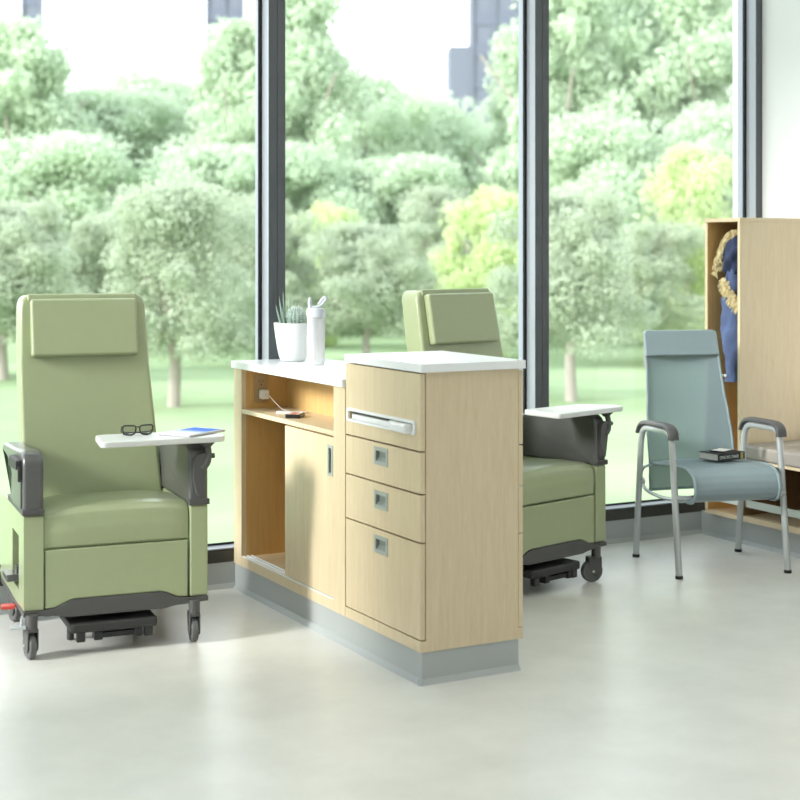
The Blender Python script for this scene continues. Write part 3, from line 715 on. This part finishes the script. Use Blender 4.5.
t = thing('eyeglasses', 'black-framed eyeglasses folded on the left end of the tray', 'eyeglasses', (1.824, 5.482, .80), -6)
fr = MB(); ln = MB()
for sx in (-1, 1):
    lens = [(sx*.033+x_, y_) for x_, y_ in fillet([(-.026*1, .017), (.026, .019), (.025, -.008), (.012, -.018), (-.014, -.018), (-.025, -.008)], .012)] if sx > 0 else [(-.033-x_, y_) for x_, y_ in fillet([(-.026, .017), (.026, .019), (.025, -.008), (.012, -.018), (-.014, -.018), (-.025, -.008)], .012)]
    pts = [(x_, 0, y_+.022) for x_, y_ in lens]
    fr.tube(pts, .003, 8, closed=True)
    ln.prism([(x_, y_+.022) for x_, y_ in lens], 'y', -.0006, .0006)
    e = (sx*.058, .0, .036)
    MB_t = MB().tube(smoothpath([e, (sx*.062, .006, .036), (sx*.060, .03, .012), (-sx*.02, .036+.006*sx, .0075), (-sx*.05, .03+.006*sx, .0025)], .01), .0021, 8)
    MB_t.build('temple', M['black'], t, 60)
fr.tube([(-.009, 0, .032), (0, -.002, .035), (.009, 0, .032)], .0024, 8)
fr.tube([(-.010, .002, .022), (-.008, .006, .014)], .0016, 6).tube([(.010, .002, .022), (.008, .006, .014)], .0016, 6)
fr.build('frame', M['black'], t, 60); ln.build('lenses', M['lens'], t, 0, label='clear lenses')

# ================================================================== GUEST CHAIR
t = thing('patient_chair', 'high-backed blue-grey chair with silver tube legs beside the wardrobe', 'chair', (4.7165, 5.532, 0), -15)
def sling(z_):
    tb = [(.33, .215), (.42, .222), (.52, .226), (.6, .226), (.7, .218), (.82, .206), (.95, .198), (1.12, .197)]
    for (a, wa), (b_, wb) in zip(tb, tb[1:]):
        if z_ <= b_: 
            f_ = (z_-a)/(b_-a); f_ = f_*f_*(3-2*f_); return wa*(1-f_)+wb*f_
    return tb[-1][1]
def by(z_): return .205 + (.145*((z_-.5)/.62)**1.05 if z_ > .5 else .02*((.5-z_)/.17)**2)
m = MB().grid(lambda u, v: ((2*u-1)*sling(.335+.67*v), by(.335+.67*v)+.022*(1-(2*u-1)**2), .335+.67*v), 16, 40)
bkr = m.build('backrest', M['mesh_back'], t, 60, label='see-through grey mesh backrest')
e = MB()
for sx in (-1, 1): e.tube([(sx*sling(.335+.67*k/40), by(.335+.67*k/40), .335+.67*k/40) for k in range(41)], .0065, 8)
e.tube([((2*k/16-1)*sling(.335), by(.335)+.022*(1-(2*k/16-1)**2), .335) for k in range(17)], .006, 8)
e.build('edge_rail', M['seat_blue'], bkr, 60)
m = MB().prism(fillet([(-.2, .992), (.2, .992), (.197, 1.119), (-.197, 1.119)], [.006, .006, .022, .022]), 'y', 0, .03, bev=.006, seg=3)
o = m.bm
for v in o.verts:
    v.co.y = by(v.co.z)-.014 + v.co.y + .022*(1-min(1, (v.co.x/.2)**2))
m.build('headrest_band', M['seat_blue'], t, 45, label='smooth blue-grey head band')
sp_ = [(.215, .474), (.15, .481), (.05, .489), (-.06, .497), (-.15, .502), (-.20, .499), (-.235, .488), (-.262, .470), (-.280, .442), (-.286, .412), (-.280, .385), (-.262, .362), (-.235, .350), (-.19, .346)]
def sth(u, v):
    s_ = v*(len(sp_)-1); i = min(int(s_), len(sp_)-2); f_ = s_-i
    y = sp_[i][0]*(1-f_)+sp_[i+1][0]*f_; z_ = sp_[i][1]*(1-f_)+sp_[i+1][1]*f_
    k = (2*u-1); return (k*.213+.008, y, z_+.012*(1-k*k)*max(0, min(1, (y+.22)/.3)))
m = MB().grid(sth, 16, 52, thick=.014)
m.build('seat', M['seat_blue'], t, 50)
for sx in (-1, 1): MB().tube([(sx*.213+.008, y, z_-.004) for y, z_ in sp_], .0095, 10).build('seat_edge', M['seat_blue'], t, 60)
for sx in (-1, 1):
    x = sx*.2765
    path = smoothpath([(x, -.255, .012), (x, -.178, .60), (x, -.165, .668), (x, .145, .66), (x, .19, .61), (x, .255, .012)], [0, .05, .07, .07, .05, 0], 7)
    MB().tube(path, .0155, 14).build('leg_frame', M['silver'], t, 60, label='silver tube front and rear legs in one arch')
    cap = []
    cp = smoothpath([(x, -.186, .632), (x, -.182, .668), (x, -.14, .684), (x, .12, .677), (x, .172, .66), (x, .195, .622)], [0, .05, .06, .06, .05, 0], 6)
    m = MB(); b = bmesh.new(); rg = []
    for i, p_ in enumerate(cp):
        tt = (cp[min(i+1, len(cp)-1)]-cp[max(0, i-1)]).normalized(); nn = Vector((1, 0, 0)).cross(tt).normalized()
        if nn.z < 0 and abs(nn.z) > .2: nn = -nn
        nn = Vector((0, tt.z, -tt.y)) if Vector((0, tt.z, -tt.y)).dot(p_-Vector((x, 0, .5))) > 0 else Vector((0, -tt.z, tt.y))
        pr = [(-.026, -.004), (-.026, .006), (-.02, .013), (0, .016), (.02, .013), (.026, .006), (.026, -.004), (.018, -.006), (-.018, -.006)]
        rg.append([b.verts.new(p_+Vector((a_, 0, 0))+nn*(d_+.006)) for a_, d_ in pr])
    for r0, r1 in zip(rg, rg[1:]):
        for k in range(len(r0)): b.faces.new((r0[k], r0[(k+1) % len(r0)], r1[(k+1) % len(r0)], r1[k]))
    b.faces.new(rg[0][::-1]); b.faces.new(rg[-1]); bmesh.ops.recalc_face_normals(b, faces=b.faces[:]); m._merge(b)
    m.build('arm_cap', M['grey_plastic'], t, 50, label='dark grey armrest cap')
    for y in (-.2555, .2555): MB().lathe([(0, 0), (.0175, 0), (.0185, .003), (.0175, .015), (0, .015)], 18, (x, y, 0)).build('glide', M['black'], t, label='black foot glide')
    # under-seat hoop that carries the shell
    hp = smoothpath([(sx*.225, .20, .466), (sx*.238, .275, .44), (sx*.24, .285, .375), (sx*.245, .20, .335), (sx*.245, .02, .332), (sx*.245, -.14, .345), (sx*.262, -.215, .362)], .06, 6)
    MB().tube(hp, .0085, 10).tube([(sx*.2765, .165, .385), (sx*.24, .165+.085, .385)], .011, 10).tube([(sx*.2765, -.222, .37), (sx*.2, -.222, .365)], .011, 10).build('seat_support', M['silver'], t, 60, label='silver support hoop')
MB().box(-.245, .245, -.19, -.15, .338, .346, bev=.002).build('cross_bar', M['silver'], t, 60)

def chair_pt(x, y, z_):
    r = R(-15); return (4.7165+x*math.cos(r)-y*math.sin(r), 5.532+x*math.sin(r)+y*math.cos(r), z_)
# book and phone on the chair seat
t = thing('book', 'thick black-covered book lying on the blue-grey chair seat', 'book', chair_pt(.062, -.0, .511), 5)
MB().box(-.086, .086, -.056, .06, .003, .033).build('pages', M['page'], t, label='pale page edges')
MB().box(-.09, .092, -.062, .064, 0, .003, bev=.001, seg=1).box(-.09, .092, -.062, .064, .033, .036, bev=.001, seg=1).box(-.088, .092, -.064, -.058, 0.001, .035, bev=.0015, seg=1).build('cover', M['book_black'], t, label='black cover')
MB().box(.062, .08, -.0648, -.06, .002, .034).build('spine_band', M['olive'], t, label='olive band on the spine')
cu = bpy.data.curves.new('spine_text', 'FONT'); cu.body = 'BING DICING'; cu.size = .021; cu.extrude = .0002; cu.align_x = 'CENTER'; cu.align_y = 'CENTER'
cu.materials.append(M['ink_white']); tmp = bpy.data.objects.new('tmp', cu); C.objects.link(tmp); bpy.context.view_layer.update()
me_ = bpy.data.meshes.new_from_object(tmp.evaluated_get(bpy.context.evaluated_depsgraph_get())); bpy.data.objects.remove(tmp)
tx = bpy.data.objects.new('spine_title', me_); C.objects.link(tx); tx.parent = t; tx.location = (-.015, -.0642, .018); tx.rotation_euler = (R(90), R(180), 0)
t = thing('notebook', 'small dark notebook with a pale pink and white cover on the book', 'notebook', chair_pt(.062, .0, .547), 22)
MB().box(-.052, .052, -.038, .038, 0, .007, bev=.0015).build('notebook_body', M['black'], t)
MB().box(-.045, .045, -.031, .033, .007, .0078).build('cover_label', M['card'], t, label='white cover panel')
MB().box(-.026, .004, -.024, .006, .0078, .0083).build('cover_patch', M['pink'], t, label='pale pink patch')

# ================================================================== WARDROBE AND BENCH
struct('baseboard_right', MB().box(5.215, XR, 4.2, YW, 0, .122).prism([(5.215-.016, 0), (5.217, 0), (5.217, .02), (5.213, .018)], 'y', 4.2, YW-.014), M['base_grey'])
t = thing('wardrobe', 'tall narrow maple wardrobe open at the front beside the window corner', 'wardrobe', (5.18, 5.841, 0))
b = MB()
b.box(0, .446, 0, .018, .14, 1.674); b.box(0, .446, .256, .274, .14, 1.674)
b.box(-.004, .448, -.004, .278, 1.674, 1.694, bev=.001, seg=1); b.box(0, .446, 0, .274, .124, .144)
b.build('wardrobe_body', M['maple'], t)
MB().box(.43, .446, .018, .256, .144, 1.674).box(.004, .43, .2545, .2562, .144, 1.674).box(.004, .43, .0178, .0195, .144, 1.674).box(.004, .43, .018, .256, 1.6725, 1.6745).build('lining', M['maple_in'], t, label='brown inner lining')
MB().box(.02, .026, .019, .255, .195, .228).build('shoe_rail', M['rail'], t, label='pale rail near the floor')
hk = MB().tube(smoothpath([(.43, .12, 1.62), (.30, .12, 1.62), (.27, .12, 1.60), (.26, .12, 1.63)], .02), .006, 8).build('coat_hook', M['chrome'], t)

t = thing('bench', 'maple bench with a grey cushion, right of the wardrobe', 'bench', (5.18, 4.25, 0))
b = MB()
b.box(0, .446, 0, 1.588, .124, .152); b.box(0, .446, 0, .018, .152, .448); b.box(.43, .446, .018, 1.588, .152, .448)
b.box(0, .446, .018, 1.588, .434, .448); b.box(0, .43, 1.572, 1.588, .152, .434)
b.build('bench_body', M['maple'], t)
MB().box(.424, .43, .018, 1.572, .152, .434).box(.004, .43, 1.5702, 1.572, .152, .434).box(.02, .424, .018, 1.57, .428, .4345).build('lining', M['shaded_maple'], t, label='lining of the open box, coloured dark for the shade inside')
MB().box(.02, .026, .019, 1.57, .196, .234).build('shoe_rail', M['rail'], t, label='pale rail near the floor')
MB().box(-.012, .44, .002, 1.586, .449, .522, bev=.014, seg=4).build('seat_cushion', M['cushion_grey'], t, label='grey upholstered cushion')

# coat hanging in the wardrobe
t = thing('winter_coat', 'blue coat with beige fur trim hanging inside the wardrobe', 'coat', (5.40, 5.965, 1.60))
q = random.Random(11)
def wob(a, z_, k=1): return k*(.012*math.sin(3*a+z_*9)+.008*math.sin(7*a-z_*15)+.006*math.sin(11*a+z_*31))
def coat(u, v):
    a = 2*PI*u; z_ = -.03-.74*v
    rx = .155*min(1, .55+v*2.2); ry = .072*min(1, .5+v*2.5)*(1-.04*v)
    k = 1+1.2*wob(a, z_, 5)
    return (-.02+rx*k*math.cos(a), .012*v+ry*k*math.sin(a), z_)
m = MB().grid(coat, 56, 40); m.build('coat_body', M['denim'], t, 60)
# sleeve nearest the opening
m = MB(); pts = []; rs = []
for k in range(25):
    f_ = k/24; pts.append((-.148-.012*math.sin(f_*3), .004-.01*f_, -.16-.605*f_)); rs.append((.044+.014*math.sin(PI*min(1, f_*1.1+.1)))*(1+.06*math.sin(k*1.9))*min(1, .45+2.6*f_))
m.tube(pts, rs, 18)
for v in m.bm.verts:
    a = math.atan2(v.co.y-.02, v.co.x+.14); v.co.x += .75*wob(a, v.co.z*2.2); v.co.y += .55*wob(a, v.co.z*2)
sl = m.build('sleeve', M['denim'], t, 60)
bt = MB()
for y in (.01, .034): bt.lathe([(0, -.004), (.007, -.004), (.008, 0), (0, .003)], 12, (-.2, y, -.735), axis='x')
bt.build('cuff_button', M['ink_white'], sl, label='white cuff buttons')
# hood and its fur
def hood(u, v):
    th = PI*v; ph = 2*PI*u; k = 1+.10*math.sin(5*ph+6*th)*math.sin(th)+.05*math.sin(11*ph-4*th)*math.sin(th)
    return (-.112+.10*k*math.sin(th)*math.cos(ph), -.012-.03*math.cos(th)+.082*k*math.sin(th)*math.sin(ph), -.105+.125*k*math.cos(th))
MB().grid(hood, 40, 24).build('hood', M['navy'], t, 60, label='dark navy hood')
def fur_strip(pts, r, n, seed, name):
    g = random.Random(seed); m = MB(); m.tube(pts, [r*(.8+.2*g.random())*min(1, .45+.3*min(i_, len(pts)-1-i_)) for i_ in range(len(pts))], 10)
    P = [Vector(p_) for p_ in pts]
    for k in range(n):
        s_ = g.random()*(len(P)-1.001); i = int(s_); c_ = P[i].lerp(P[i+1], s_-i); tg = (P[i+1]-P[i]).normalized()
        d_ = Vector((g.gauss(0, 1), g.gauss(0, 1), g.gauss(0, 1))); d_ = (d_-tg*d_.dot(tg)*.7).normalized()
        tp_ = min(1, .45+.3*min(s_, len(P)-1-s_)); b_ = c_+d_*r*.75*tp_; m.tube([b_, b_+d_*r*.5+Vector((0, 0, -.004)), b_+d_*r*.75+Vector((g.uniform(-.006, .006), g.uniform(-.006, .006), -.014))], [.0042, .003, .0004], 5)
    return m.build(name, M['fur'], t, 60, label='beige fur edging')
fur_strip(smoothpath([(-.12, -.06, -.02), (-.155, -.025, .018), (-.175, .01, .005), (-.185, .045, -.06), (-.193, .074, -.14), (-.20, .098, -.21)], .03, 6), .019, 420, 1, 'hood_fur')
fur_strip(smoothpath([(-.195, .035, -.225), (-.205, .012, -.26), (-.205, -.03, -.31), (-.20, -.07, -.36), (-.18, -.10, -.39)], .03, 5), .023, 380, 2, 'collar_fur')

# ================================================================== LIGHT AND CAMERA
w = bpy.data.worlds.new('overcast_sky'); bpy.context.scene.world = w; w.use_nodes = True
nt = w.node_tree; L = nt.links.new
bg = nt.nodes['Background']; tc = nt.nodes.new('ShaderNodeTexCoord'); sx_ = nt.nodes.new('ShaderNodeSeparateXYZ')
cr = nt.nodes.new('ShaderNodeValToRGB'); cr.color_ramp.elements[0].color = (1, 1, 1, 1); cr.color_ramp.elements[1].color = (.80, .90, 1, 1); cr.color_ramp.elements[1].position = .8
L(tc.outputs['Generated'], sx_.inputs[0]); L(sx_.outputs['Z'], cr.inputs['Fac']); L(cr.outputs['Color'], bg.inputs['Color'])
bg.inputs['Strength'].default_value = 2.75
sd = bpy.data.lights.new('sun', 'SUN'); sd.energy = 6.0; sd.angle = R(14); sd.color = (1, .98, .95)
so = bpy.data.objects.new('sun', sd); C.objects.link(so); so.rotation_euler = (R(67), 0, R(-89))
# unseen area lamps added just under the ceiling as fill light
for i, (x, y) in enumerate(((.3, .6), (2.9, .6), (.3, 3.2), (2.9, 3.2), (4.6, 2.0))):
    ld = bpy.data.lights.new('fill_lamp', 'AREA'); ld.shape = 'RECTANGLE'; ld.size = 1.2; ld.size_y = .6; ld.energy = 14; ld.color = (1, .97, .92)
    lo = bpy.data.objects.new('fill_lamp', ld); C.objects.link(lo); lo.location = (x, y, 4.78)

cd = bpy.data.cameras.new('camera'); cam = bpy.data.objects.new('camera', cd); C.objects.link(cam)
cam.location = (0, 0, 1.5); cam.rotation_euler = (R(90), 0, -math.atan(798/1468))
cd.sensor_width = 36; cd.lens = 1468/800*36; cd.shift_y = -(400-255)/800
cd.dof.use_dof = True; cd.dof.focus_distance = 6.3; cd.dof.aperture_fstop = 2.5
cd.clip_end = 600
sc = bpy.context.scene; sc.camera = cam
sc.view_settings.view_transform = 'Standard'; sc.view_settings.look = 'None'; sc.view_settings.exposure = 0; sc.view_settings.gamma = 1
sc.view_settings.use_curve_mapping = False
sc.cycles.use_denoising = True; sc.cycles.transparent_max_bounces = 16; sc.cycles.max_bounces = 10; sc.cycles.diffuse_bounces = 5
